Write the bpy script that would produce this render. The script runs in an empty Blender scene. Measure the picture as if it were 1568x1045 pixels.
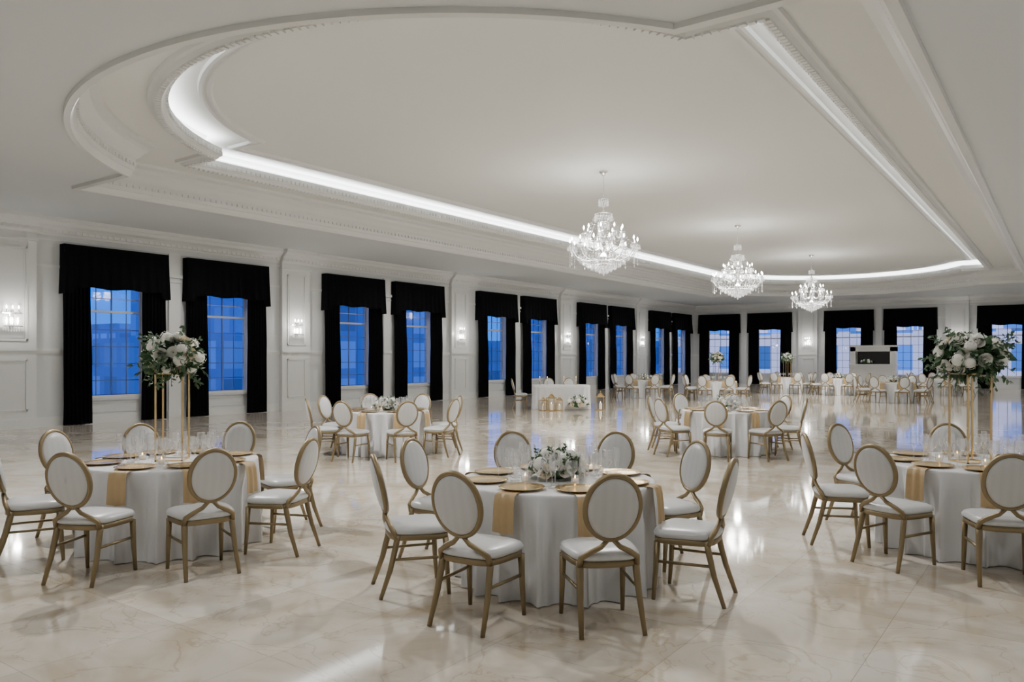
import bpy, math, random
from mathutils import Vector, Matrix
from mathutils.geometry import tessellate_polygon
import bmesh
random.seed(7)
S35, C35 = 0.5835, 0.8121
def W(r, f): return (-S35*f + C35*r, C35*f + S35*r)
CAMANG = math.radians(35.7)
scene = bpy.context.scene
COL = scene.collection

# ------------------------------------------------------------------ materials
def mat(name, col, rough=0.5, metal=0.0, spec=0.5, emit=None, es=0.0, sheen=0.0, bump=None):
    m = bpy.data.materials.new(name); m.use_nodes = True
    nt = m.node_tree; b = nt.nodes['Principled BSDF']
    b.inputs['Base Color'].default_value = (*col, 1)
    b.inputs['Roughness'].default_value = rough
    b.inputs['Metallic'].default_value = metal
    b.inputs['Specular IOR Level'].default_value = spec
    if sheen: b.inputs['Sheen Weight'].default_value = sheen
    if emit:
        b.inputs['Emission Color'].default_value = (*emit, 1)
        b.inputs['Emission Strength'].default_value = es
    tc = nt.nodes.new('ShaderNodeTexCoord'); nz = nt.nodes.new('ShaderNodeTexNoise')
    nz.inputs['Scale'].default_value = bump[0] if bump else 6.0
    nz.inputs['Detail'].default_value = 3
    nt.links.new(tc.outputs['Object'], nz.inputs['Vector'])
    mr = nt.nodes.new('ShaderNodeMapRange')
    mr.inputs['To Min'].default_value = max(0, rough-0.04); mr.inputs['To Max'].default_value = min(1, rough+0.04)
    nt.links.new(nz.outputs['Fac'], mr.inputs['Value']); nt.links.new(mr.outputs['Result'], b.inputs['Roughness'])
    if bump:
        bp = nt.nodes.new('ShaderNodeBump'); bp.inputs['Strength'].default_value = bump[1]
        bp.inputs['Distance'].default_value = 0.01
        nt.links.new(nz.outputs['Fac'], bp.inputs['Height']); nt.links.new(bp.outputs['Normal'], b.inputs['Normal'])
    return m
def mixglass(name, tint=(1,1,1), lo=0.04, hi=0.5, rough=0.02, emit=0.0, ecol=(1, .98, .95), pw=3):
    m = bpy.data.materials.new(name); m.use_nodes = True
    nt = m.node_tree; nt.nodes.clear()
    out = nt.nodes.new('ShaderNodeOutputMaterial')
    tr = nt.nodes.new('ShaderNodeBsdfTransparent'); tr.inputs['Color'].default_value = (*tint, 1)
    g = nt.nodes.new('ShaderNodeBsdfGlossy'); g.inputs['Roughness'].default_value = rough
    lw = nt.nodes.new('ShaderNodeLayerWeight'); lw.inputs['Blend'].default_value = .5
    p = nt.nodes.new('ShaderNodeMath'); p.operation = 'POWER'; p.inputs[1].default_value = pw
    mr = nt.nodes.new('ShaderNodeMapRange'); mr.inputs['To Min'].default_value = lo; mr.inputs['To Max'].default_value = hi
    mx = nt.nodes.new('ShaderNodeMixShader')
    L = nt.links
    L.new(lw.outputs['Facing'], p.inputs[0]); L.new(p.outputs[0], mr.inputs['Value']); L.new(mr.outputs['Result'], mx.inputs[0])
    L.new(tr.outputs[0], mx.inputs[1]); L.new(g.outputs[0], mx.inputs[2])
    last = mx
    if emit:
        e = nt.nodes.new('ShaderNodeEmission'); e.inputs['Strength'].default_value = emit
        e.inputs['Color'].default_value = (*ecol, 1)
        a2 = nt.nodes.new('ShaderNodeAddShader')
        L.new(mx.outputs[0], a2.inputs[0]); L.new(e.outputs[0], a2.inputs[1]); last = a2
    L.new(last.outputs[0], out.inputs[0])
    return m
def emis(name, col, s):
    m = bpy.data.materials.new(name); m.use_nodes = True
    nt = m.node_tree; nt.nodes.clear()
    out = nt.nodes.new('ShaderNodeOutputMaterial'); e = nt.nodes.new('ShaderNodeEmission')
    e.inputs['Color'].default_value = (*col, 1); e.inputs['Strength'].default_value = s
    nt.links.new(e.outputs[0], out.inputs[0]); return m

M_wall = mat('wall_paint', (.68, .695, .70), .45, bump=(40, .02))
M_trim = mat('trim_paint', (.74, .75, .74), .35)
M_ceil = mat('ceiling_paint', (.68, .71, .725), .7, bump=(30, .02))
M_ceil2 = mat('tray_ceiling_paint', (.77, .78, .76), .75, bump=(30, .02))
M_curt = mat('black_velvet', (.004, .004, .005), .95, spec=.08, bump=(60, .1))
M_frame = mat('window_frame_white', (.6, .62, .66), .4)
M_munt = mat('window_muntin', (.10, .14, .24), .4)
M_gold = mat('chair_gold_metal', (.28, .215, .122), .42, metal=.65)
M_gold2 = mat('bright_gold', (.70, .51, .25), .26, metal=1)
M_silver = mat('silver_metal', (.8, .8, .8), .2, metal=1)
M_leaf = mat('leaf_green', (.035, .10, .035), .5)
M_leaf2 = mat('leaf_eucalyptus', (.08, .15, .075), .6)
M_rose = mat('petal_white', (.88, .87, .82), .6, sheen=.3)
M_rose2 = mat('petal_cream', (.82, .74, .56), .6, sheen=.3)
M_napkin = mat('gold_satin_napkin', (.46, .32, .155), .42, spec=.6, bump=(25, .3))
M_cloth = mat('white_tablecloth', (.76, .77, .79), .5, sheen=.3, bump=(150, .03))
M_glass = mixglass('drinking_glass', lo=.12, hi=.95, emit=.025, pw=1.5)  # slight emission brightens the glass in place of real highlights
M_pane = mixglass('window_pane', tint=(.92, .96, 1), lo=.02, hi=.35, pw=4)
M_crys = mixglass('crystal', lo=.35, hi=.8, rough=.08, emit=.32)  # emission stands in for bulb light caught by the crystals
M_bulb = emis('candle_bulb', (1, .95, .87), 38)
M_sbulb = emis('sconce_bulb', (1, .96, .9), 22)
M_cove = emis('cove_led', (.96, .98, 1), 30)
M_black = mat('black_gloss', (.01, .01, .01), .2)
M_wax = mat('candle_wax', (.85, .8, .68), .5, emit=(1, .6, .25), es=.15)
M_flame = emis('flame', (1, .6, .2), 12)
M_white = mat('white_lacquer', (.78, .78, .77), .3)

def uphol():
    m = mat('silver_satin_upholstery', (.62, .62, .61), .34, spec=.7, sheen=.3)
    nt = m.node_tree; b = nt.nodes['Principled BSDF']
    tc = nt.nodes.new('ShaderNodeTexCoord'); wv = nt.nodes.new('ShaderNodeTexWave')
    wv.wave_type = 'BANDS'; wv.bands_direction = 'X'; wv.inputs['Scale'].default_value = 5
    wv.inputs['Distortion'].default_value = 1.2
    cr = nt.nodes.new('ShaderNodeValToRGB')
    cr.color_ramp.elements[0].color = (.60, .61, .615, 1); cr.color_ramp.elements[1].color = (.63, .64, .65, 1)
    nt.links.new(tc.outputs['Object'], wv.inputs['Vector']); nt.links.new(wv.outputs['Fac'], cr.inputs['Fac'])
    nt.links.new(cr.outputs['Color'], b.inputs['Base Color'])
    return m
M_uph = uphol()

def floor_mat():
    m = bpy.data.materials.new('polished_marble_tiles'); m.use_nodes = True
    nt = m.node_tree; N = nt.nodes; L = nt.links; b = N['Principled BSDF']
    tc = N.new('ShaderNodeTexCoord')
    br = N.new('ShaderNodeTexBrick'); br.offset = 0.0; br.squash = 1.0
    br.inputs['Scale'].default_value = 1.0; br.inputs['Brick Width'].default_value = .92
    br.inputs['Row Height'].default_value = .92; br.inputs['Mortar Size'].default_value = .0025
    br.inputs['Color1'].default_value = (.60, .55, .475, 1); br.inputs['Color2'].default_value = (.76, .715, .64, 1)
    br.inputs['Mortar'].default_value = (.47, .42, .36, 1)
    L.new(tc.outputs['Object'], br.inputs['Vector'])
    n1 = N.new('ShaderNodeTexNoise'); n1.inputs['Scale'].default_value = 1.3; n1.inputs['Detail'].default_value = 8
    n1.inputs['Distortion'].default_value = 1.6
    L.new(tc.outputs['Object'], n1.inputs['Vector'])
    cr = N.new('ShaderNodeValToRGB'); e = cr.color_ramp.elements
    e[0].position = .38; e[0].color = (.82, .765, .68, 1); e[1].position = .60; e[1].color = (1.0, 1.0, 1.0, 1)
    L.new(n1.outputs['Fac'], cr.inputs['Fac'])
    mx = N.new('ShaderNodeMix'); mx.data_type = 'RGBA'; mx.blend_type = 'MULTIPLY'; mx.inputs[0].default_value = 1
    L.new(br.outputs['Color'], mx.inputs[6]); L.new(cr.outputs['Color'], mx.inputs[7])
    n2 = N.new('ShaderNodeTexNoise'); n2.inputs['Scale'].default_value = .9; n2.inputs['Detail'].default_value = 10
    n2.inputs['Distortion'].default_value = 2.5
    L.new(tc.outputs['Object'], n2.inputs['Vector'])
    cv = N.new('ShaderNodeValToRGB'); e = cv.color_ramp.elements
    e[0].position = .488; e[0].color = (1, 1, 1, 1); e[1].position = .512; e[1].color = (1, 1, 1, 1)
    k = cv.color_ramp.elements.new(.5); k.color = (.76, .69, .60, 1)
    L.new(n2.outputs['Fac'], cv.inputs['Fac'])
    m2 = N.new('ShaderNodeMix'); m2.data_type = 'RGBA'; m2.blend_type = 'MULTIPLY'; m2.inputs[0].default_value = .7
    L.new(mx.outputs[2], m2.inputs[6]); L.new(cv.outputs['Color'], m2.inputs[7])
    L.new(m2.outputs[2], b.inputs['Base Color'])
    b.inputs['Roughness'].default_value = .06
    b.inputs['Specular IOR Level'].default_value = .85
    return m
M_floor = floor_mat()

# ------------------------------------------------------------------ mesh builder
class MB:
    def __init__(s): s.v = []; s.f = []; s.m = []; s.sm = []
    def face(s, idx, m=0, sm=False): s.f.append(idx); s.m.append(m); s.sm.append(sm)
    def box(s, x0, x1, y0, y1, z0, z1, m=0, T=None):
        o = len(s.v)
        for z in (z0, z1):
            for (x, y) in ((x0, y0), (x1, y0), (x1, y1), (x0, y1)):
                p = (x, y, z)
                if T: p = T(p)
                s.v.append(tuple(p))
        for q in ((3, 2, 1, 0), (4, 5, 6, 7), (0, 1, 5, 4), (1, 2, 6, 5), (2, 3, 7, 6), (3, 0, 4, 7)):
            s.face([o+i for i in q], m)
    def grid(s, rows, m=0, sm=True, cu=False, cv=False):
        o = len(s.v); R = len(rows); C = len(rows[0])
        for r in rows:
            for p in r: s.v.append(tuple(p))
        for i in range(R if cv else R-1):
            for j in range(C if cu else C-1):
                a = o+i*C+j; b = o+i*C+(j+1) % C; c = o+((i+1) % R)*C+(j+1) % C; d = o+((i+1) % R)*C+j
                s.face([a, b, c, d], m, sm)
        return o
    def tube(s, pts, rad, m=0, n=8, cap=True, flat=1.0):
        pts = [Vector(p) for p in pts]
        if not isinstance(rad, (list, tuple)): rad = [rad]*len(pts)
        rows = []; up = Vector((0, 0, 1)); prev = None
        for i, p in enumerate(pts):
            t = (pts[min(i+1, len(pts)-1)]-pts[max(i-1, 0)]).normalized()
            if prev is None:
                a = t.cross(up)
                if a.length < .1: a = t.cross(Vector((0, 1, 0)))
                a.normalize()
            else:
                a = (prev - t*prev.dot(t)).normalized()
            prev = a; b = t.cross(a)
            rows.append([p+a*math.cos(2*math.pi*k/n)*rad[i]+b*math.sin(2*math.pi*k/n)*rad[i]*flat for k in range(n)])
        o = s.grid(rows, m, True, cu=True)
        if cap:
            s.face([o+k for k in range(n)][::-1], m); e = o+(len(pts)-1)*n; s.face([e+k for k in range(n)], m)
    def loop(s, pts, rad, m=0, n=8, rb=None):
        pts = [Vector(p) for p in pts]; N = len(pts); rows = []; rb = rb or rad
        c = sum(pts, Vector())/N
        for i, p in enumerate(pts):
            t = (pts[(i+1) % N]-pts[i-1]).normalized()
            a = (p-c); a = (a-t*a.dot(t)).normalized(); b = t.cross(a)
            rows.append([p+a*math.cos(2*math.pi*k/n)*rad+b*math.sin(2*math.pi*k/n)*rb for k in range(n)])
        s.grid(rows, m, True, cu=True, cv=True)
    def lathe(s, prof, n=24, m=0, c=(0, 0, 0), sm=True):
        rows = [[(c[0]+r*math.cos(2*math.pi*k/n), c[1]+r*math.sin(2*math.pi*k/n), c[2]+z) for k in range(n)] for r, z in prof]
        s.grid(rows, m, sm, cu=True)
    def octa(s, c, rx, rz, m=0):
        o = len(s.v); x, y, z = c
        s.v += [(x, y, z+rz), (x+rx, y, z), (x, y+rx, z), (x-rx, y, z), (x, y-rx, z), (x, y, z-rz)]
        for q in ((0, 1, 2), (0, 2, 3), (0, 3, 4), (0, 4, 1), (5, 2, 1), (5, 3, 2), (5, 4, 3), (5, 1, 4)):
            s.face([o+i for i in q], m)
    def ball(s, c, r, m=0, n=8, rz=None):
        rz = rz or r
        s.lathe([(max(1e-4, r*math.sin(math.pi*i/n)), -rz*math.cos(math.pi*i/n)) for i in range(n+1)], n*2, m, c)
    def mesh(s, name, mats):
        me = bpy.data.meshes.new(name); me.from_pydata(s.v, [], s.f)
        for x in mats: me.materials.append(x)
        me.polygons.foreach_set('material_index', s.m); me.polygons.foreach_set('use_smooth', s.sm)
        me.update(); return me
    def obj(s, name, mats, loc=(0, 0, 0), rz=0, parent=None):
        return place(name, s.mesh(name, mats), loc, rz, parent)
def place(name, me, loc=(0, 0, 0), rz=0, parent=None, scale=1):
    o = bpy.data.objects.new(name, me); COL.objects.link(o)
    o.location = loc; o.rotation_euler = (0, 0, rz)
    if scale != 1: o.scale = (scale,)*3
    if parent: o.parent = parent
    return o

# ------------------------------------------------------------------ room dimensions
XL, XR, YN, YF, ZC = -20.4, 2.8, -1.2, 49.3, 5.15
TL = lambda p: (XL+p[1], p[0], p[2])
TF = lambda p: (p[0], YF-p[1], p[2])
TR = lambda p: (XR-p[1], p[0], p[2])
TN = lambda p: (p[0], YN+p[1], p[2])
mb = MB(); mb.box(XL-.3, XR+.3, YN-.3, YF+.3, -.2, 0); mb.obj('floor', [M_floor])

WZ0, WZ1, WH = .65, 3.6, .80
CW, GAP = 2.74, .56
left_groups = [12.08+8.33*k for k in range(-1, 5)]
far_groups = [-16.93, -8.95, -.97]
left_w = [g+sg*(CW+GAP)/2 for g in left_groups for sg in (-1, 1)]
far_w = [g+sg*(CW+GAP)/2 for g in far_groups for sg in (-1, 1)]
left_p = [12.08-4.165+8.33*k for k in range(0, 5)]
far_p = [-12.95, -4.95]

def wall(name, T, s0, s1, wins):
    mb = MB(); s = s0
    for w in sorted(wins):
        mb.box(s, w-WH, -.3, 0, 0, 6.6, T=T)
        mb.box(w-WH, w+WH, -.3, 0, 0, WZ0, T=T); mb.box(w-WH, w+WH, -.3, 0, WZ1, 6.6, T=T)
        s = w+WH
    mb.box(s, s1, -.3, 0, 0, 6.6, T=T)
    return mb.obj(name, [M_wall])
wall('wall_left', TL, YN-.3, YF+.3, left_w)
wall('wall_far', TF, XL, XR, far_w)
wall('wall_right', TR, YN-.3, YF+.3, [])
wall('wall_near', TN, XL, XR, [])

def window_mesh(T0):
    mb = MB(); T = T0
    a, z0, z1 = WH, WZ0, WZ1
    for x0, x1 in ((-a, -a+.05), (a-.05, a)): mb.box(x0, x1, -.2, -.14, z0, z1, T=T)
    mb.box(-a, a, -.2, -.14, z0, z0+.06, T=T); mb.box(-a, a, -.2, -.14, z1-.06, z1, T=T)
    mb.box(-a, a, -.20, -.14, 2.88, 2.94, T=T)
    mb.box(-.016, .016, -.185, -.16, z0, z1, m=2, T=T)
    for x in (-.40, .40): mb.box(x-.010, x+.010, -.18, -.165, z0, z1, m=2, T=T)
    for z in (1.1, 1.54, 1.99, 2.43): mb.box(-a, a, -.18, -.165, z-.010, z+.010, m=2, T=T)
    mb.box(-a, a, -.18, -.165, 3.24, 3.265, m=0, T=T)
    mb.box(-a, a, -.174, -.170, z0+.05, z1-.05, m=1, T=T)
    mb.box(-a-.06, a+.06, -.02, .05, z0-.06, z0, T=T)
    mb.box(-a, a, -.3, 0, z0-.005, z0+.01, T=T)
    return mb.mesh('window', [M_frame, M_pane, M_munt])
mL = window_mesh(lambda p: (p[1], p[0], p[2])); mF = window_mesh(lambda p: (p[0], -p[1], p[2]))
i = 1
for y in left_w: place('window_%d' % i, mL, (XL, y, 0)); i += 1
for x in far_w: place('window_%d' % i, mF, (x, YF, 0)); i += 1

def curtain_mesh(T):
    mb = MB(); h = CW/2
    for sd in (-1, 1):
        rows = []
        for zi in range(9):
            z = .015+zi*(4.3/8); t = 1-z/4.3; row = []
            for k in range(49):
                u = k/48; s = sd*(h-.02-u*(.66+.05*t)); n = .14+.045*math.sin(u*math.pi*2*7+.6*math.sin(z*1.3))*(.6+.4*t)+.01*math.sin(u*40+z*3)
                row.append(T((s, n, z)))
            rows.append(row)
        mb.grid(rows)
    rows = []; zt, n0 = 4.53, .25
    K = 120
    for zi in range(8):
        row = []
        for k in range(K+1):
            u = -1+2*k/K; au = abs(u)
            zb = 3.46+.02*math.sin(u*9) if au < .80 else 3.46-.17*min(1, (au-.80)/.05)
            t = zi/7; z = zt+(zb-zt)*t
            fl = 1+.02*t*t
            n = n0+.05*t+.022*math.sin(u*math.pi*11)*t+(.02*math.sin(u*60)*t if au > .8 else 0)
            row.append(T((u*h*fl, n, z)))
        rows.append(row)
    mb.grid(rows)
    for sd in (-1, 1):
        mb.grid([[T((sd*h*(1+.02*(t/5)**2), n, zt+(3.29-zt)*t/5)) for n in (.0, .1, .2, n0+.05*t/5)] for t in range(6)])
    mb.box(-h, h, 0, n0, zt-.02, zt, T=T)
    return mb.mesh('curtain', [M_curt])
cL = curtain_mesh(lambda p: (p[1], p[0], p[2])); cF = curtain_mesh(lambda p: (p[0], -p[1], p[2]))
for y in left_w: place('black_curtain', cL, (XL+.005, y, 0))
for x in far_w: place('black_curtain', cF, (x, YF-.005, 0))

def pframe(mb, T, s0, s1, z0, z1, w=.04, n=.022, base=0):
    mb.box(s0, s1, base, base+n, z0, z0+w, T=T); mb.box(s0, s1, base, base+n, z1-w, z1, T=T)
    mb.box(s0, s0+w, base, base+n, z0, z1, T=T); mb.box(s1-w, s1, base, base+n, z0, z1, T=T)
def crown(mb, T, s0, s1, off=0):
    prof = [(0, 4.72), (.03, 4.72), (.04, 4.78), (.06, 4.79), (.07, 4.86), (.12, 4.92), (.20, 4.97), (.26, 5.04), (.30, 5.06), (.30, 5.15)]
    mb.grid([[T((s, n+off, z)) for n, z in prof] for s in (s0, s1)], sm=False)
    if off:
        for s in (s0, s1):
            o = len(mb.v); pr = prof+[(0, 5.15)]
            mb.v += [T((s, n+(off if n else 0), z)) for n, z in pr]; mb.face(list(range(o, o+len(pr))))
    k = int((s1-s0)/.16)
    for i in range(k):
        s = s0+(i+.5)*(s1-s0)/k
        mb.box(s-.045, s+.045, off, off+.085, 4.80, 4.87, T=T)
def trims(name, T, s0, s1, groups, pil, idx):
    mb = MB(); crown(mb, T, s0, s1)
    mb.box(s0, s1, 0, .02, 4.60, 4.64, T=T)
    spans = []
    gs = sorted(groups); prev = s0
    for g in gs:
        spans.append((prev, g-(CW+GAP/2))); prev = g+(CW+GAP/2)
    spans.append((prev, s1))
    for a, b in spans:
        a = max(a, s0); b = min(b, s1)
        if b-a < .1: continue
        mb.box(a, b, 0, .045, 1.86, 1.93, T=T); mb.box(a, b, 0, .03, 1.80, 1.86, T=T)
        mb.box(a, b, 0, .02, 3.93, 4.0, T=T)
    for p in pil:
        hw = .56
        mb.box(p-hw, p+hw, 0, .13, 0, 4.72, T=T)
        crown(mb, T, p-hw-.02, p+hw+.02, .13)
        mb.box(p-hw-.03, p+hw+.03, 0, .17, 0, .22, T=T); mb.box(p-hw-.015, p+hw+.015, 0, .15, .22, .26, T=T)
        mb.box(p-hw-.03, p+hw+.03, 0, .17, 4.52, 4.58, T=T)
        mb.box(p-hw-.02, p+hw+.02, 0, .165, 1.86, 1.93, T=T)
        pframe(mb, T, p-.36, p+.36, 2.1, 4.36, base=.13); pframe(mb, T, p-.36, p+.36, .42, 1.66, base=.13)
        pframe(mb, T, p-.29, p+.29, 2.17, 4.29, w=.015, n=.012, base=.13)
    for g in gs:
        mb.box(g-.17, g+.17, 0, .07, 0, 4.6, T=T)
        mb.box(g-.21, g+.21, 0, .12, 3.93, 4.02, T=T); mb.box(g-.19, g+.19, 0, .1, 3.80, 3.84, T=T)
        mb.box(g-.21, g+.21, 0, .12, 1.86, 1.93, T=T); mb.box(g-.2, g+.2, 0, .11, 0, .22, T=T)
        for sd in (-1, 1):
            w = g+sd*(CW+GAP)/2
            pframe(mb, T, w-.6, w+.6, .28, .55, w=.025)
            pframe(mb, T, w-WH-.07, w+WH+.07, WZ0, WZ1+.07, w=.07, n=.025)
    mb.obj('trim_%d' % idx, [M_trim])
    b = MB(); b.box(s0, s1, 0, .03, 0, .2, T=T); b.box(s0, s1, 0, .02, .2, .235, T=T)
    b.obj('baseboard_'+name, [M_trim])
trims('left', TL, YN, YF, left_groups, left_p, 1)
trims('far', TF, XL, XR, far_groups, far_p, 2)
trims('right', TR, YN, YF, [], left_p, 3)
trims('near', TN, XL, XR, [], [-13, -5], 4)

# ------------------------------------------------------------------ ceiling tray
TX0, TX1, TY0, TY1 = -14.6, -2.95, 9.1, 40.2
CX = -8.78; CYN = 11.25; CYF = TY1-2.15; RR = 5.32
ZT = 6.08
def outline(o, NA=64):
    x0, x1, y0, y1, R = TX0-o, TX1+o, TY0-o, TY1+o, RR+(o if o < .45 else .45+(o-.45)*.75)
    pts = [(x0, y0)]
    d = CYN-y0; hc = math.sqrt(R*R-d*d); a0 = math.atan2(-d, -hc); a1 = math.atan2(-d, hc)
    if a0 > 0: a0 -= 2*math.pi
    for k in range(NA+1):
        a = a0+(a1-a0)*k/NA; pts.append((CX+R*math.cos(a), CYN+R*math.sin(a)))
    pts.append((x1, y0)); pts.append((x1, y1))
    d = y1-CYF; hc = math.sqrt(R*R-d*d); b0 = math.atan2(d, hc); b1 = math.atan2(d, -hc)
    for k in range(NA+1):
        a = b0+(b1-b0)*k/NA; pts.append((CX+R*math.cos(a), CYF+R*math.sin(a)))
    pts.append((x0, y1))
    return pts
def sweep(mb, prof, m=0, sm=False):
    mb.grid([[(x, y, z) for x, y in outline(o)] for o, z in prof], m, sm, cu=True)
def fill(loops, z, name, mt):
    polys = [[Vector((x, y, 0)) for x, y in l] for l in loops]
    tris = tessellate_polygon(polys); allp = [p for l in polys for p in l]
    me = bpy.data.meshes.new(name)
    me.from_pydata([(p.x, p.y, z) for p in allp], [], [tuple(t) for t in tris]); me.materials.append(mt); me.update()
    return place(name, me)
room = [(XL-.3, YN-.3), (XR+.3, YN-.3), (XR+.3, YF+.3), (XL-.3, YF+.3)]
fill([room, outline(1.64)], ZC, 'ceiling', M_ceil)
fill([outline(.30)], ZT, 'ceiling_tray', M_ceil2)
mb = MB()
sweep(mb, [(1.66, 5.15), (1.65, 5.09), (1.54, 5.08), (1.50, 5.13), (1.48, 5.20), (1.45, 5.21), (1.44, 5.42), (1.38, 5.46), (1.30, 5.54), (1.22, 5.60), (1.20, 5.67), (1.07, 5.70), (1.05, 5.76)])
sweep(mb, [(.27, 5.76), (.26, 5.70), (.20, 5.69), (.16, 5.64), (.06, 5.64), (.03, 5.68), (0, 5.70), (-.01, 5.86), (.03, 5.88), (.05, 5.80), (.30, 5.80), (.30, 5.98), (.26, 6.0), (.22, ZT)])
sweep(mb, [(-.46, ZT+.005), (-.48, ZT-.055), (-.53, ZT-.065), (-.56, ZT-.035), (-.60, ZT-.03), (-.62, ZT-.05), (-.67, ZT-.05), (-.70, ZT+.005)])
mb.obj('trim_5', [M_trim])
mb = MB(); sweep(mb, [(1.05, 5.76), (.26, 5.76)]); mb.obj('ceiling_band', [M_ceil2])
mb = MB()
def along(o, step):
    p = [Vector((x, y)) for x, y in outline(o)]; n = len(p); res = []; acc = 0
    for i in range(n):
        a, b = p[i], p[(i+1) % n]; L = (b-a).length; t = (b-a)/max(L, 1e-6); s = -acc+step if acc else step/2
        while s < L:
            res.append((a+t*s, t)); s += step
        acc = L-(s-step)
    return res
for o, step, w, n0, n1, z0, z1 in ((.0, .12, .07, -.02, .04, 5.72, 5.79), (.115, .11, .075, -.04, .04, 5.612, 5.642), (1.44, .14, .08, -.01, .03, 5.29, 5.35)):
    for c, t in along(o, step):
        nrm = Vector((-t.y, t.x))
        T = lambda p, c=c, t=t, nrm=nrm: (c.x+t.x*p[0]+nrm.x*p[1], c.y+t.y*p[0]+nrm.y*p[1], p[2])
        mb.box(-w/2, w/2, n0, n1, z0, z1, T=T)
mb.obj('trim_6', [M_trim])
mb = MB(); sweep(mb, [(.22, 5.82), (.10, 5.82)]); mb.obj('cove_light_strip', [M_cove])
mb = MB(); mb.box(XL-.3, XR+.3, YN-.3, YF+.3, 6.5, 6.6); mb.obj('roof_slab', [M_ceil])

# ------------------------------------------------------------------ chandeliers
def chandelier(x, y):
    e = bpy.data.objects.new('crystal_chandelier', None); COL.objects.link(e); e.location = (x, y, ZT)
    if not hasattr(chandelier, 'me'):
        fr, cr, bl = MB(), MB(), MB()
        fr.lathe([(.001, 0), (.1, 0), (.1, -.03), (.05, -.06), (.02, -.1), (.001, -.1)], 16)
        for i in range(9):
            z = -.1-i*.055
            fr.loop([(.016*math.cos(a)*(i % 2), .016*math.cos(a)*((i+1) % 2), z-.02+.028*math.sin(a)) for a in [k*math.pi/4 for k in range(8)]], .004, n=5)
        fr.lathe([(.001, -.56), (.02, -.57), (.05, -.62), (.02, -.68), (.015, -.9), (.04, -.95), (.06, -1.0), (.03, -1.1), (.02, -1.4), (.05, -1.5), (.09, -1.62), (.05, -1.75), (.04, -1.9), (.1, -2.0), (.16, -2.05), (.1, -2.15), (.03, -2.25), (.001, -2.3)], 14)
        def drop(x, y, z, s=1.0):
            cr.octa((x, y, z-.012*s), .011*s, .012*s); cr.octa((x, y, z-.062*s), .019*s, .04*s)
        def ring(r, z, n, s=1, layers=1, dz=.07):
            fr.loop([(r*math.cos(a), r*math.sin(a), z) for a in [k*math.pi/12 for k in range(24)]], .006, n=5)
            for l in range(layers):
                for k in range(n):
                    a = 2*math.pi*(k+.5*(l % 2))/n; drop(r*math.cos(a), r*math.sin(a), z-l*dz, s)
        ring(.11, -.66, 12, 1, 2); ring(.2, -1.0, 18, 1.1, 2); ring(.13, -1.2, 12, 1.1, 2)
        def chain(p, q, sag, n):
            for k in range(n+1):
                t = k/n; P = Vector(p).lerp(Vector(q), t); P.z -= sag*4*t*(1-t); cr.octa(P, .011, .014)
        for (n, R, zc, z0, off) in ((14, .79, -1.76, -2.0, 0), (9, .46, -1.46, -1.75, .2)):
            for k in range(n):
                a = 2*math.pi*k/n+off; c, s = math.cos(a), math.sin(a)
                pr = [(.05, z0), (.18, z0-.1), (R*.55, z0-.13), (R*.85, z0-.04), (R*.98, zc-.12), (R, zc-.02)]
                fr.tube([(r*c, r*s, z) for r, z in pr], .010, n=6)
                C = (R*c, R*s, zc)
                fr.lathe([(.001, -.02), (.045, -.005), (.06, .01)], 10, c=C)
                fr.lathe([(.013, 0), (.013, .10), (.001, .10)], 8, c=C)
                bl.lathe([(.001, .10), (.018, .12), (.020, .14), (.011, .175), (.001, .195)], 8, c=C)
                for j in range(7):
                    b = 2*math.pi*j/7; drop(C[0]+.058*math.cos(b), C[1]+.058*math.sin(b), zc, 1.05)
                for j in range(6 if R > .6 else 4):
                    cr.octa((C[0], C[1], zc-.09-.055*j), .014, .026)
                cr.octa((C[0], C[1], zc-.09-.055*(6 if R > .6 else 4)-.02), .022, .045)
                chain((.2*c, .2*s, -1.02), (R*c, R*s, zc), .12, 12)
                a2 = a+2*math.pi/n
                chain(C, (R*math.cos(a2), R*math.sin(a2), zc), .14, 10)
                chain(C, (.46*math.cos(a+.2), .46*math.sin(a+.2), -2.05), .1, 9)
        for r, z, n in ((.60, -1.98, 46), (.50, -2.07, 40), (.40, -2.14, 32), (.29, -2.20, 24), (.19, -2.25, 18), (.1, -2.29, 10)):
            ring(r, z, n, 1.2)
        drop(0, 0, -2.33, 1.4)
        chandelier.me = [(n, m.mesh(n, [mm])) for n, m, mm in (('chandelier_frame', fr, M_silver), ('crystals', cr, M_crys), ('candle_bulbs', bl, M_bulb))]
    for n, me in chandelier.me: place(n, me, parent=e)
    ld = bpy.data.lights.new('chandelier_glow', 'POINT'); ld.energy = 200; ld.color = (1, .97, .92); ld.shadow_soft_size = .35
    lo = bpy.data.objects.new('glow_upper', ld); COL.objects.link(lo); lo.parent = e; lo.location = (0, 0, -1.75)
    ld = bpy.data.lights.new('chandelier_downlight', 'SPOT'); ld.energy = 800; ld.color = (1, .97, .92); ld.shadow_soft_size = .1; ld.spot_size = math.radians(165); ld.spot_blend = .5
    lo = bpy.data.objects.new('glow_lower', ld); COL.objects.link(lo); lo.parent = e; lo.location = (0, 0, -2.5)
for y in (16.0, 25.1, 34.2): chandelier(-8.85, y)

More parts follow.
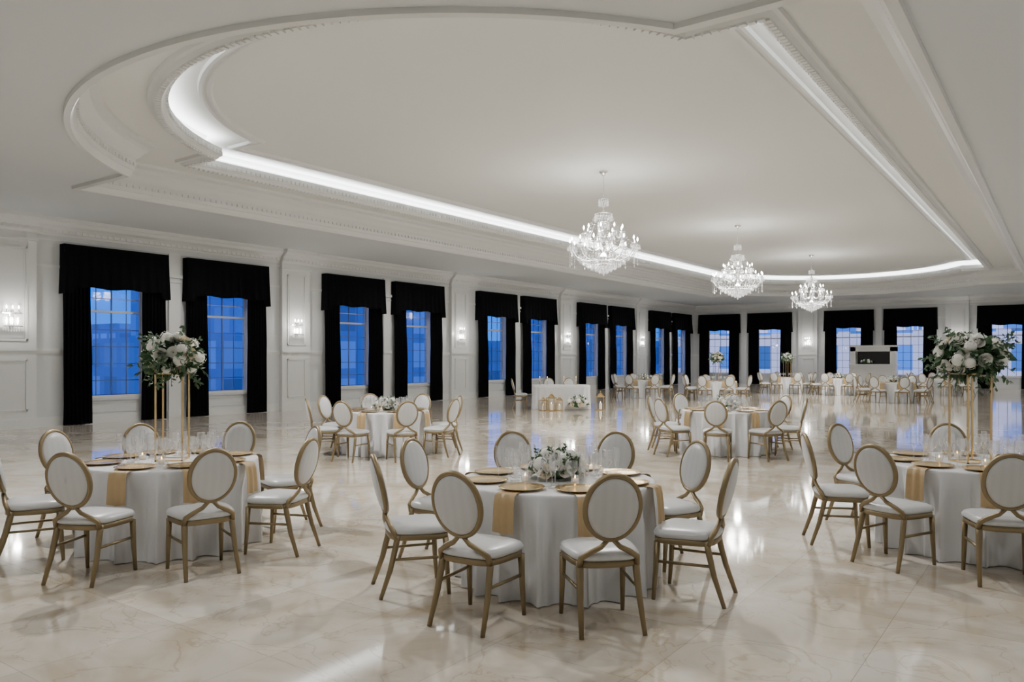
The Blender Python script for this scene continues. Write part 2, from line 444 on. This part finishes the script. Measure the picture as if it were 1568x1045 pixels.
# ------------------------------------------------------------------ sconces
def sconce_mesh(T):
    mb = MB()
    def box(*a, **k): mb.box(*a, T=T, **k)
    box(-.05, .05, 0, .03, -.2, .2, m=0)
    box(-.22, .22, .03, .06, .12, .15, m=0); box(-.2, .2, .05, .16, -.19, -.165, m=0)
    def oc(s, n, z, rx, rz, m): mb.octa(T((s, n, z)), rx, rz, m)
    for r in range(7):
        for k in range(8):
            s = -.2+.4*k/7+(.01 if r % 2 else -.01)
            n = .13-.04*abs(s)/.2
            oc(s, n, .10-r*.052, .02, .03, 1)
    for k in range(8): oc(-.2+.4*k/7, .1, -.25-.03*(1-abs(k-3.5)/3.5), .02, .045, 1)
    for s in (-.13, 0, .13):
        x0 = T((s, .1, .14)); mb.lathe([(.035, 0), (.012, .02), (.012, .09)], 8, 0, x0)
        mb.lathe([(.001, .09), (.02, .115), (.02, .14), (.001, .19)], 8, 2, x0)
    for s in (-.12, 0, .12):
        x0 = T((s, .065, -.05)); mb.ball(x0, .026, 2, 6, .09)
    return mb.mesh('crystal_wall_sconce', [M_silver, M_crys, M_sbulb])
sL = sconce_mesh(lambda p: (p[1], p[0], p[2])); sF = sconce_mesh(lambda p: (p[0], -p[1], p[2]))
def sconce(me, loc, lo, rz=0):
    o = place('crystal_wall_sconce', me, loc, rz)
    ld = bpy.data.lights.new('sconce_glow', 'POINT'); ld.energy = 22; ld.color = (1, .97, .92); ld.shadow_soft_size = .08
    l = bpy.data.objects.new('sconce_glow', ld); COL.objects.link(l); l.parent = o; l.location = lo
for y in left_p: sconce(sL, (XL+.13, y, 2.62), (.36, 0, .1))
for x in far_p: sconce(sF, (x, YF-.13, 2.62), (0, -.36, .1))
for y in left_p[:3]: sconce(sL, (XR-.13, y, 2.62), (.36, 0, .1), math.pi)

# ------------------------------------------------------------------ chair
def chair_mesh():
    mb = MB()
    def seat_outline(k, n, inset=0):
        a = 2*math.pi*k/n; c, s = math.cos(a), math.sin(a); e = .5
        x = math.copysign(abs(c)**e, c)*(.225-inset); y = math.copysign(abs(s)**e, s)*(.215-inset)
        x *= 1+.10*(y/.215)
        return x, y
    n = 40
    def slab(prof, m):
        rows = [[(*seat_outline(k, n, i), z) for k in range(n)] for i, z in prof]
        o = mb.grid(rows, m, True, cu=True); e = o+(len(prof)-1)*n
        mb.face([e+k for k in range(n)], m, True); mb.face([o+k for k in range(n)][::-1], m, True)
    slab([(.012, .400), (.0, .406), (0, .438), (.006, .442)], 0)
    slab([(.008, .442), (-.006, .452), (-.008, .470), (.004, .490), (.03, .503), (.08, .511), (.15, .515)], 1)
    for sd in (-1, 1):
        mb.tube([(sd*.205, .175, .41), (sd*.208, .185, .2), (sd*.212, .2, 0)], [.023, .019, .014], 0, 8)
        mb.tube([(sd*.18, -.165, .44), (sd*.182, -.18, .36), (sd*.190, -.22, .2), (sd*.20, -.29, 0)], [.024, .023, .020, .015], 0, 8)
        mb.tube([(sd*.206, .185, .27), (sd*.186, -.195, .27)], .011, 0, 6)
        mb.tube([(sd*.185, -.175, .41), (sd*.178, -.195, .465), (sd*.13, -.212, .50), (sd*.06, -.222, .535), (sd*.012, -.228, .585)], [.021, .020, .018, .017, .015], 0, 8)
    tilt = math.radians(13); cy, cz = -.272, .785
    def bp(x, h, d): return (x, cy-h*math.sin(tilt)+d*math.cos(tilt), cz+h*math.cos(tilt)+d*math.sin(tilt))
    mb.loop([bp(.172*math.cos(a), .207*math.sin(a), 0) for a in [2*math.pi*k/48 for k in range(48)]], .018, 0, 10, rb=.02)
    for dsg in (1, -1):
        rows = []
        for q, d in ((1, .008), (.97, .018), (.88, .026), (.7, .032), (.4, .036), (.02, .037)):
            rows.append([bp(.163*q*math.cos(a), .198*q*math.sin(a), d*dsg) for a in [2*math.pi*k/36 for k in range(36)]])
        mb.grid(rows, 1, True, cu=True)
    return mb.mesh('dining_chair', [M_gold, M_uph])
CH = chair_mesh()

# ------------------------------------------------------------------ tables & settings
def table_mesh(seed, R=.75):
    rnd = random.Random(seed); mb = MB(); n = 400
    ph = rnd.random()*6
    rows = []
    def fold(a):
        p = 1-abs(math.sin(a*9+ph+.5*math.sin(a*4+ph)))
        q = 1-abs(math.sin(a*13.0+ph*2))
        return 1.75*p**1.4+.5*q**2-.9
    for r in (.001, .3, .6, R-.02): rows.append([(r*math.cos(2*math.pi*k/n), r*math.sin(2*math.pi*k/n), .76) for k in range(n)])
    rows.append([((R-.004)*math.cos(2*math.pi*k/n), (R-.004)*math.sin(2*math.pi*k/n), .757) for k in range(n)])
    for t in (.015, .04, .08, .14, .22, .32, .45, .58, .72, .86, 1.0):
        z = .75*(1-t)+.006; row = []
        for k in range(n):
            a = 2*math.pi*k/n; g = max(-1, min(1.1, fold(a))); amp = .058*min(1, t*2.8)+.010*t
            r = R+.002+.016*t-.030*min(1, t*2.8)+amp*g
            row.append((r*math.cos(a), r*math.sin(a), z))
        rows.append(row)
    mb.grid(rows, 0, True, cu=True)
    mb.lathe([(.001, .755), (.64, .755), (.64, .735), (.05, .73), (.05, .06), (.3, .02), (.3, .001)], 32, 0)
    return mb.mesh('round_dining_table', [M_cloth])
TBL = [table_mesh(s) for s in (1, 2, 3)]
def charger_mesh():
    mb = MB(); mb.lathe([(.001, .001), (.12, .001), (.165, .012), (.166, .016), (.12, .007), (.11, .005), (.001, .005)], 36, 0)
    return mb.mesh('gold_charger_plate', [M_gold2])
def glass_mesh(kind):
    mb = MB()
    P = {'wine': [(.036, .001), (.034, .004), (.005, .01), (.004, .09), (.012, .105), (.036, .135), (.041, .165), (.036, .205), (.033, .225)],
         'flute': [(.032, .001), (.03, .004), (.004, .01), (.004, .08), (.014, .10), (.024, .15), (.025, .20), (.022, .245)],
         'goblet': [(.038, .001), (.036, .004), (.006, .012), (.006, .07), (.02, .085), (.04, .115), (.043, .15), (.041, .18)]}[kind]
    mb.lathe([(.001, .001)]+P, 20, 0)
    r, z = P[-1]
    mb.loop([(r*math.cos(a), r*math.sin(a), z) for a in [k*math.pi/10 for k in range(20)]], .0013, 0, 5)
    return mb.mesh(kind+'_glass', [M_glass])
def napkin_mesh():
    mb = MB(); path = [(.44, .764), (.5, .7655), (.6, .766), (.7, .766), (.77, .765), (.80, .752), (.814, .70), (.822, .62), (.826, .55), (.828, .49)]
    rows = []
    for i, (r, z) in enumerate(path):
        row = []
        for k in range(13):
            u = -1+2*k/12; w = .072+.012*(i/9)
            row.append((r+.006*math.cos(u*7)*(i > 4)-.5*(u*w)**2*(i > 4), u*w, z+(.012*abs(u) if i == 9 else 0)))
        rows.append(row)
    mb.grid(rows, 0, True)
    return mb.mesh('gold_napkin', [M_napkin])
def votive_mesh():
    mb = MB(); mb.lathe([(.001, .001), (.03, .001), (.035, .07)], 16, 0)
    mb.lathe([(.001, .004), (.026, .004), (.026, .04), (.001, .04)], 14, 1); mb.lathe([(.001, .042), (.006, .05), (.001, .066)], 8, 2)
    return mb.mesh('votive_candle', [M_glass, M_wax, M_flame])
G_CH, G_W, G_F, G_G, G_N, G_V = charger_mesh(), glass_mesh('wine'), glass_mesh('flute'), glass_mesh('goblet'), napkin_mesh(), votive_mesh()
def merged_setting():
    mb = MB()
    for k in range(8):
        a = 2*math.pi*(k+.5)/8; c, s = math.cos(a), math.sin(a)
        mb.lathe([(.001, .001), (.12, .001), (.165, .014), (.001, .006)], 18, 0, (c*.56, s*.56, .762))
        T = lambda p: (p[0]*c-p[1]*s, p[0]*s+p[1]*c, p[2])
        mb.grid([[T((r, u*.085, z)) for u in (-1, 0, 1)] for r, z in ((.42, .779), (.70, .78), (.785, .765), (.805, .7), (.815, .5))], 1)
        for dr, da in ((.36, .12), (.33, -.1)):
            mb.lathe([(.03, .001), (.004, .01), (.004, .09), (.034, .13), (.036, .2)], 10, 2, (dr*math.cos(a+da), dr*math.sin(a+da), .762))
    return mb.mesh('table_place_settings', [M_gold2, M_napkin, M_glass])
G_SET = merged_setting()

def bouquet_mesh(name, rx, rz, nl, nr, seed, zc=0, leaf=.09, rose=.05, flat=False):
    rnd = random.Random(seed); mb = MB()
    def leafat(p, d, L, m):
        d = d.normalized(); s = d.cross(Vector((rnd.uniform(-1, 1), rnd.uniform(-1, 1), rnd.uniform(-1, 1)))).normalized()
        nn = d.cross(s); w = L*.27; o = len(mb.v)
        sec = [(0, .1), (.3, .9), (.6, 1), (.85, .5), (1, .02)]
        for t, k in sec:
            c = p+d*L*t-Vector((0, 0, 1))*L*.2*t*t
            mb.v += [tuple(c-s*w*k+nn*w*.3*k), tuple(c), tuple(c+s*w*k+nn*w*.3*k)]
        for i in range(4):
            for j in range(2):
                a = o+i*3+j; mb.face([a, a+1, a+4, a+3], m, True)
    def roseat(p, d, R, m):
        d = d.normalized(); q = d.to_track_quat('Z', 'Y')
        for l in range(4):
            n = 5 if l else 3; op = .25+.28*l; h = R*(1.0-.12*l)
            for k in range(n):
                a0 = 2*math.pi*k/n+l*.6; da = 2*math.pi/n*.62
                rows = []
                for i in range(4):
                    t = i/3; row = []
                    for j in range(5):
                        u = -1+j/2; aa = a0+u*da*(1-.25*t*t)
                        r = R*(.12+op*math.sin(min(1, t*1.05)*1.5))*(1+.03*rnd.random()); z = h*(t-.12*u*u*t)-R*.35-(.1*R*t*t if l == 3 else 0)
                        v = Vector((r*math.cos(aa), r*math.sin(aa), z)); v.rotate(q); row.append(p+v)
                    rows.append(row)
                mb.grid(rows, m, True)
    def rdir():
        while True:
            v = Vector((rnd.gauss(0, 1), rnd.gauss(0, 1), rnd.gauss(0, 1)))
            if v.length > .1:
                v.normalize()
                if flat and v.z < -.05: v.z = abs(v.z)
                return v
    for i in range(nl):
        v = rdir(); q = .5+.45*rnd.random(); p = Vector((v.x*rx*q, v.y*rx*q, zc+v.z*rz*q))
        d = v+rdir()*.7
        if flat: d.z = abs(d.z)+.25
        leafat(p, d, leaf*rnd.uniform(.6, 1.3), 0 if rnd.random() < .7 else 1)
    for i in range(nl//(16 if not flat else 60)):
        v = rdir(); p = Vector((v.x*rx*.8, v.y*rx*.8, zc+v.z*rz*.8)); d = (v+rdir()*.3).normalized(); L = leaf*2.3
        if flat: d = (d+Vector((0, 0, .6))).normalized(); L *= .8
        mb.tube([p, p+d*L*.5, p+d*L-Vector((0, 0, L*.15))], .002, 0, 4)
        for k in range(7): leafat(p+d*L*(.3+.1*k)-Vector((0, 0, L*.15*(k/7)**2)), d*.5+rdir(), leaf*.55, 1)
    pts = []
    tries = 0
    while len(pts) < nr and tries < 4000:
        tries += 1
        v = rdir(); v.z = v.z*.85+.12; v.normalize(); p = Vector((v.x*rx*.95, v.y*rx*.95, zc+v.z*rz*1.0))
        if flat and p.z < zc+.01: p.z = zc+.02
        if any((p-q).length < rose*1.25 for q in pts): continue
        pts.append(p)
        kind = rnd.random()
        if kind < .6: roseat(p, v, rose*rnd.uniform(.85, 1.3), 2 if rnd.random() < .8 else 3)
        else:
            R = rose*rnd.uniform(1.1, 1.5)
            mb.ball(p, R*.8, 2, 6)
            for j in range(42):
                w = Vector((rnd.gauss(0, 1), rnd.gauss(0, 1), rnd.gauss(0, 1))).normalized(); c = p+w*R
                s = w.orthogonal().normalized(); s.rotate(Matrix.Rotation(rnd.random()*3, 3, w)); t = w.cross(s); r = .011
                o = len(mb.v); mb.v += [tuple(c-w*.003)]
                for kk in range(8):
                    a = kk*math.pi/4; rr = r if kk % 2 == 0 else r*.5
                    mb.v.append(tuple(c+(s*math.cos(a)+t*math.sin(a))*rr+w*.003*(kk % 2 == 0)))
                for kk in range(8): mb.face([o, o+1+kk, o+1+(kk+1) % 8], 2)
    mb.ball((0, 0, zc), rx*.6, 0, 8, rz*.6 if not flat else min(rz*.35, zc))
    if flat: mb.v = [(x, y, max(z, 0.0)) for x, y, z in mb.v]
    return mb.mesh(name, [M_leaf, M_leaf2, M_rose, M_rose2])
B_TALL = bouquet_mesh('flowers', .24, .165, 560, 36, 11, leaf=.085, rose=.05)
B_TALL2 = bouquet_mesh('flowers', .27, .17, 600, 40, 21, leaf=.09, rose=.052)
B_LOW = bouquet_mesh('low_floral_centerpiece', .215, .15, 380, 24, 31, zc=.045, leaf=.07, rose=.048, flat=True)
def stand_mesh(h=.80, w=.115):
    mb = MB()
    for x, y in ((-w, -w), (w, -w), (w, w), (-w, w)): mb.box(x-.007, x+.007, y-.007, y+.007, 0, h)
    for z in (0, h-.012):
        mb.box(-w-.007, w+.007, -w-.007, -w+.007, z, z+.012); mb.box(-w-.007, w+.007, w-.007, w+.007, z, z+.012)
        mb.box(-w-.007, -w+.007, -w, w, z, z+.012); mb.box(w-.007, w+.007, -w, w, z, z+.012)
    mb.box(-w, w, -w, w, h-.006, h)
    mb.box(-w*.6, w*.6, -w*.6, w*.6, h, h+.05)
    return mb.mesh('stand', [M_gold2])
ST = stand_mesh()

def round_table(r, f, angs, ring=1.04, detail=2, kind='low', seed=0, jit=0.02, rlist=None):
    rnd = random.Random(seed+100); cx, cy = W(r, f)
    place('round_dining_table', TBL[seed % 3], (cx, cy, 0), seed*1.3)
    for i, a in enumerate(angs):
        A = math.radians(a)+CAMANG
        rg = (rlist[i]-.27) if rlist else ring+rnd.uniform(-jit, jit)
        place('dining_chair', CH, (cx+rg*math.cos(A), cy+rg*math.sin(A), 0), A+math.pi/2+rnd.uniform(-.06, .06))
        if detail == 2:
            zt = .761
            place('gold_napkin', G_N, (cx, cy, 0), A)
            place('gold_charger_plate', G_CH, (cx+.565*math.cos(A), cy+.565*math.sin(A), .7675))
            for me, rr, da in ((G_W, .39, .27), (G_G, .345, .05), (G_F, .46, .39), (G_W, .32, .42)):
                place(me.name.split('.')[0], me, (cx+rr*math.cos(A+da), cy+rr*math.sin(A+da), zt))
            if i % 2 == 0: place('votive_candle', G_V, (cx+.285*math.cos(A+.22), cy+.285*math.sin(A+.22), zt))
    if detail < 2:
        place('table_place_settings', G_SET, (cx, cy, 0), math.radians(angs[0]-22.5)+CAMANG)
    if kind == 'tall' or kind == 'tall2':
        e = bpy.data.objects.new('tall_floral_centerpiece', None); COL.objects.link(e); e.location = (cx, cy, .761)
        place('stand', ST, (0, 0, 0), CAMANG+.15, parent=e)
        place('flowers', B_TALL if kind == 'tall' else B_TALL2, (0, 0, .96), seed, parent=e)
    elif kind == 'low':
        place('low_floral_centerpiece', B_LOW, (cx, cy, .762), seed*2.1)
round_table(.35, 6.0, [-78, -120, -164, 150, 104, 64, 23, -27], kind='low', seed=0, rlist=[1.32, 1.38, 1.37, 1.37, 1.38, 1.42, 1.30, 1.30])
round_table(-3.12, 7.1, [-97, -55, -14, 38, 84, 126, 164, -150], kind='tall', seed=1, ring=1.09)
round_table(4.12, 6.95, [-110, -150, 170, 118, 68, 23, -22, -67], kind='tall2', seed=2, ring=1.1)
reg = lambda a0: [a0+45*k for k in range(8)]
round_table(-2.24, 13.8, reg(-112), kind='low', seed=3, ring=1.07)
round_table(3.83, 13.9, reg(-112), kind='low', seed=4, ring=1.07)
k = 5
for u, d, kd in ((985, 33, 'low'), (1098, 31, 'tall'), (1205, 37, 'tall'), (1285, 35.5, 'low'), (1368, 29.5, 'low'), (1440, 35, 'low')):
    round_table((u-784)/1183*d, d, reg(-100-5*k), detail=1, kind=kd, seed=k, ring=1.07); k += 1

# ------------------------------------------------------------------ head table with lanterns
hx, hy = W(1.62, 25.6)
mb = MB()
hw, hd = .95, .50; n = 160; rows = []
def rectp(a, hw, hd):
    c, s = math.cos(a), math.sin(a); e = .45
    return math.copysign(abs(c)**e, c)*hw, math.copysign(abs(s)**e, s)*hd
for q, z in ((.001, .80), (.5, .80), (.98, .80), (1, .79)): rows.append([(*rectp(2*math.pi*k/n, hw*q, hd*q), z) for k in range(n)])
for t in (.1, .4, .7, 1):
    row = []
    for k in range(n):
        a = 2*math.pi*k/n; x, y = rectp(a, hw, hd); f = 1+.04*t*math.sin(a*17); row.append((x*f, y*f, .79*(1-t)+.005))
    rows.append(row)
mb.grid(rows, 0, True, cu=True)
mb.obj('head_table', [M_cloth], (hx, hy, 0), CAMANG)
def lantern():
    mb = MB(); w, h = .1, .34
    for x, y in ((-w, -w), (w, -w), (w, w), (-w, w)): mb.box(x-.008, x+.008, y-.008, y+.008, 0, h)
    mb.box(-w-.01, w+.01, -w-.01, w+.01, 0, .02); mb.box(-w-.01, w+.01, -w-.01, w+.01, h-.02, h)
    mb.lathe([(.1, h), (.03, h+.08), (.001, h+.09)], 4); mb.loop([(.03*math.cos(a), 0, h+.11+.03*math.sin(a)) for a in [k*.785 for k in range(8)]], .004)
    mb.lathe([(.035, .02), (.035, .17), (.001, .17)], 12, 1); mb.lathe([(.001, .175), (.01, .19), (.001, .22)], 8, 2)
    return mb.mesh('gold_candle_lantern', [M_gold2, M_wax, M_flame])
LN = lantern()
for dr, df, s in ((-.62, -.80, 1), (-.36, -.88, 1.25), (-.10, -.78, 1.0), (1.25, -.55, 1.3)):
    x, y = W(1.62+dr, 25.6+df); place('gold_candle_lantern', LN, (x, y, 0), CAMANG+dr, scale=s)
x, y = W(2.1, 24.6); place('floral_arrangement_floor', bouquet_mesh('floral_arrangement_floor', .34, .26, 240, 26, 44, zc=.2, leaf=.11, rose=.075, flat=True), (x, y, 0))
mb = MB(); mb.lathe([(.001, 0), (.025, 0), (.012, .03), (.012, .12), (.001, .12)], 12, 0); mb.lathe([(.010, .12), (.010, .24), (.001, .24)], 10, 1); mb.lathe([(.001, .24), (.008, .26), (.001, .28)], 8, 2)
CN = mb.mesh('gold_candlestick', [M_gold2, M_wax, M_flame])
for dr in (-.7, -.45, .1, .5): x, y = W(1.62+dr, 25.6); place('gold_candlestick', CN, (x, y, .80))
for dr in (-.35, .35):
    x, y = W(1.62+dr, 26.5); place('dining_chair', CH, (x, y, 0), CAMANG+math.pi)
x, y = W(.30, 25.9); place('dining_chair', CH, (x, y, 0), CAMANG-math.pi/2)

def uw(u, Y):
    xr = (u-784)/1183; return Y*(-S35+C35*xr)/(C35+S35*xr)
bx = (uw(1305, 47.2)+uw(1374, 47.2))/2; bw = (uw(1374, 47.2)-uw(1305, 47.2))/2
mb = MB()
mb.box(-bw, bw, -.4, .4, 0, 1.25); mb.box(-bw-.06, bw+.06, -.46, .46, 1.25, 1.33)
mb.box(-bw, -bw+.28, -.35, .35, 1.33, 2.3); mb.box(bw-.28, bw, -.35, .35, 1.33, 2.3)
mb.box(-bw, bw, -.35, .35, 2.05, 2.3); mb.box(-bw-.05, bw+.05, -.42, .42, 2.3, 2.38)
mb.box(-bw+.28, bw-.28, .25, .33, 1.33, 2.05, m=1)
for sx in (-.65, .65):
    pframe(mb, lambda p: (p[0], -.4-p[1], p[2]), sx*bw*.75-.45, sx*bw*.75+.45, .2, 1.1, w=.05)
mb.obj('bar_backdrop_cabinet', [M_white, M_black], (bx, 47.0, 0), 0)
mbq = bouquet_mesh('cabinet_garland', .28, .14, 200, 12, 77, zc=.1, leaf=.09, rose=.06, flat=True)
place('cabinet_garland', mbq, (bx-.35, 46.85, 1.335), 0)

# ------------------------------------------------------------------ exterior
mb = MB(); mb.box(-400, 300, -200, 500, -6.2, -6); mb.obj('ground_outside', [mat('dusk_ground', (.02, .04, .10), .9)])
def bld_mat(name, wallc, es, strength, sx=3.2, sz=3.4):
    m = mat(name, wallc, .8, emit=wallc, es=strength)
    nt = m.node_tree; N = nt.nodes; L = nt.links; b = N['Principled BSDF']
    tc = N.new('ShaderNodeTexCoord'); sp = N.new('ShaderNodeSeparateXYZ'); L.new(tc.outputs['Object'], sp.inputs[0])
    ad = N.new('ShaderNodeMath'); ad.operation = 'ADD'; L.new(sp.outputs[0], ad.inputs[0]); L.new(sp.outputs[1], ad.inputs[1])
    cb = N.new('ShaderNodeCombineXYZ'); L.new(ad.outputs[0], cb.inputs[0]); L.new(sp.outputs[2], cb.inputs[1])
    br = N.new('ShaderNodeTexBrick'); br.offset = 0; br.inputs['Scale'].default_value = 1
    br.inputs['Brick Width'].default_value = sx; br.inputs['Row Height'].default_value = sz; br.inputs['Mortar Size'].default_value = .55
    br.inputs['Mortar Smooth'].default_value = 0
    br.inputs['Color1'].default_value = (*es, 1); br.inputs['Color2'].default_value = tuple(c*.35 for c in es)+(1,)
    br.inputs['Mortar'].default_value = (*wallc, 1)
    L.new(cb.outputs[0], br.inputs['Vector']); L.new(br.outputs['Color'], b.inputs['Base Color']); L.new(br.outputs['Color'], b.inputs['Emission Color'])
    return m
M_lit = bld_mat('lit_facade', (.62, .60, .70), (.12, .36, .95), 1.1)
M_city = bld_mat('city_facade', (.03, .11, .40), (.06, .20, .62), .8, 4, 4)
rnd = random.Random(5)
mb = MB()
for i in range(46):
    x = -rnd.uniform(70, 230); y = rnd.uniform(-20, 260); h = rnd.uniform(-3, 6) + (rnd.random() < .12)*9
    w = rnd.uniform(8, 22); mb.box(x-w, x+w, y-w*.7, y+w*.7, -6, h)
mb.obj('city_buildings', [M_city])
mb = MB(); mb.box(-34, 14, 78, 96, -6, 4.2); mb.box(-30, -12, 80, 92, 4.2, 6.5); mb.box(-8, 10, 82, 92, 4.2, 7)
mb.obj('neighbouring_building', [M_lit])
mb = MB(); mb.box(-24.5, -24.3, -5, 60, -6, .55)
mb.obj('terrace_parapet', [mat('parapet_paint', (.2, .27, .45), .8)])

w = bpy.data.worlds.new('dusk_sky'); scene.world = w; w.use_nodes = True
nt = w.node_tree; N = nt.nodes; L = nt.links; bg = N['Background']
tc = N.new('ShaderNodeTexCoord'); sp = N.new('ShaderNodeSeparateXYZ'); L.new(tc.outputs['Generated'], sp.inputs[0])
cr = N.new('ShaderNodeValToRGB'); e = cr.color_ramp.elements
e[0].position = 0; e[0].color = (.02, .25, 1.0, 1); e[1].position = .6; e[1].color = (.0, .07, .5, 1)
x = e.new(.14); x.color = (.0, .14, .9, 1)
L.new(sp.outputs[2], cr.inputs['Fac']); L.new(cr.outputs['Color'], bg.inputs['Color']); bg.inputs['Strength'].default_value = 1.6

# ------------------------------------------------------------------ added fill spots, no fixtures modelled
def spot(x, y, z, e, ang=120, col=(1, .98, .95), r=.15):
    ld = bpy.data.lights.new('added_fill_spot', 'SPOT'); ld.energy = e; ld.spot_size = math.radians(ang); ld.spot_blend = .6  # bare spot added to brighten the hall, no real fitting
    ld.color = col; ld.shadow_soft_size = r
    o = bpy.data.objects.new('added_fill_spot', ld); COL.objects.link(o); o.location = (x, y, z)
for r_, f_ in ((-4.0, 4.5), (2.6, 4.5), (-1.0, 2.5)):
    x, y = W(r_, f_); spot(x, y, 5.0, 130)
x, y = W(-5.0, 10.2); spot(x, y, 5.6, 1150, 150, r=.10)  # added spots, placed so the chairs throw shadows forward
x, y = W(1.6, 10.5); spot(x, y, 5.9, 900, 150, r=.10)
for y in (12, 20.4, 28.7, 37, 45.5):
    spot(-17.9, y, 5.12, 160, 150, r=.05)
    if y > 15: spot(.3, y, 5.12, 230, 150, r=.05)
for x in (-13, -5): spot(x, 45.5, 5.12, 210, 150, r=.05)

# ------------------------------------------------------------------ camera
cd = bpy.data.cameras.new('camera'); cam = bpy.data.objects.new('camera', cd); COL.objects.link(cam)
cd.sensor_width = 36; cd.lens = 36*1183/1568; cd.shift_y = 25.5/1568; cd.clip_end = 1000
cam.location = (0, 0, 1.7); cam.rotation_euler = (math.pi/2, 0, CAMANG)
scene.camera = cam
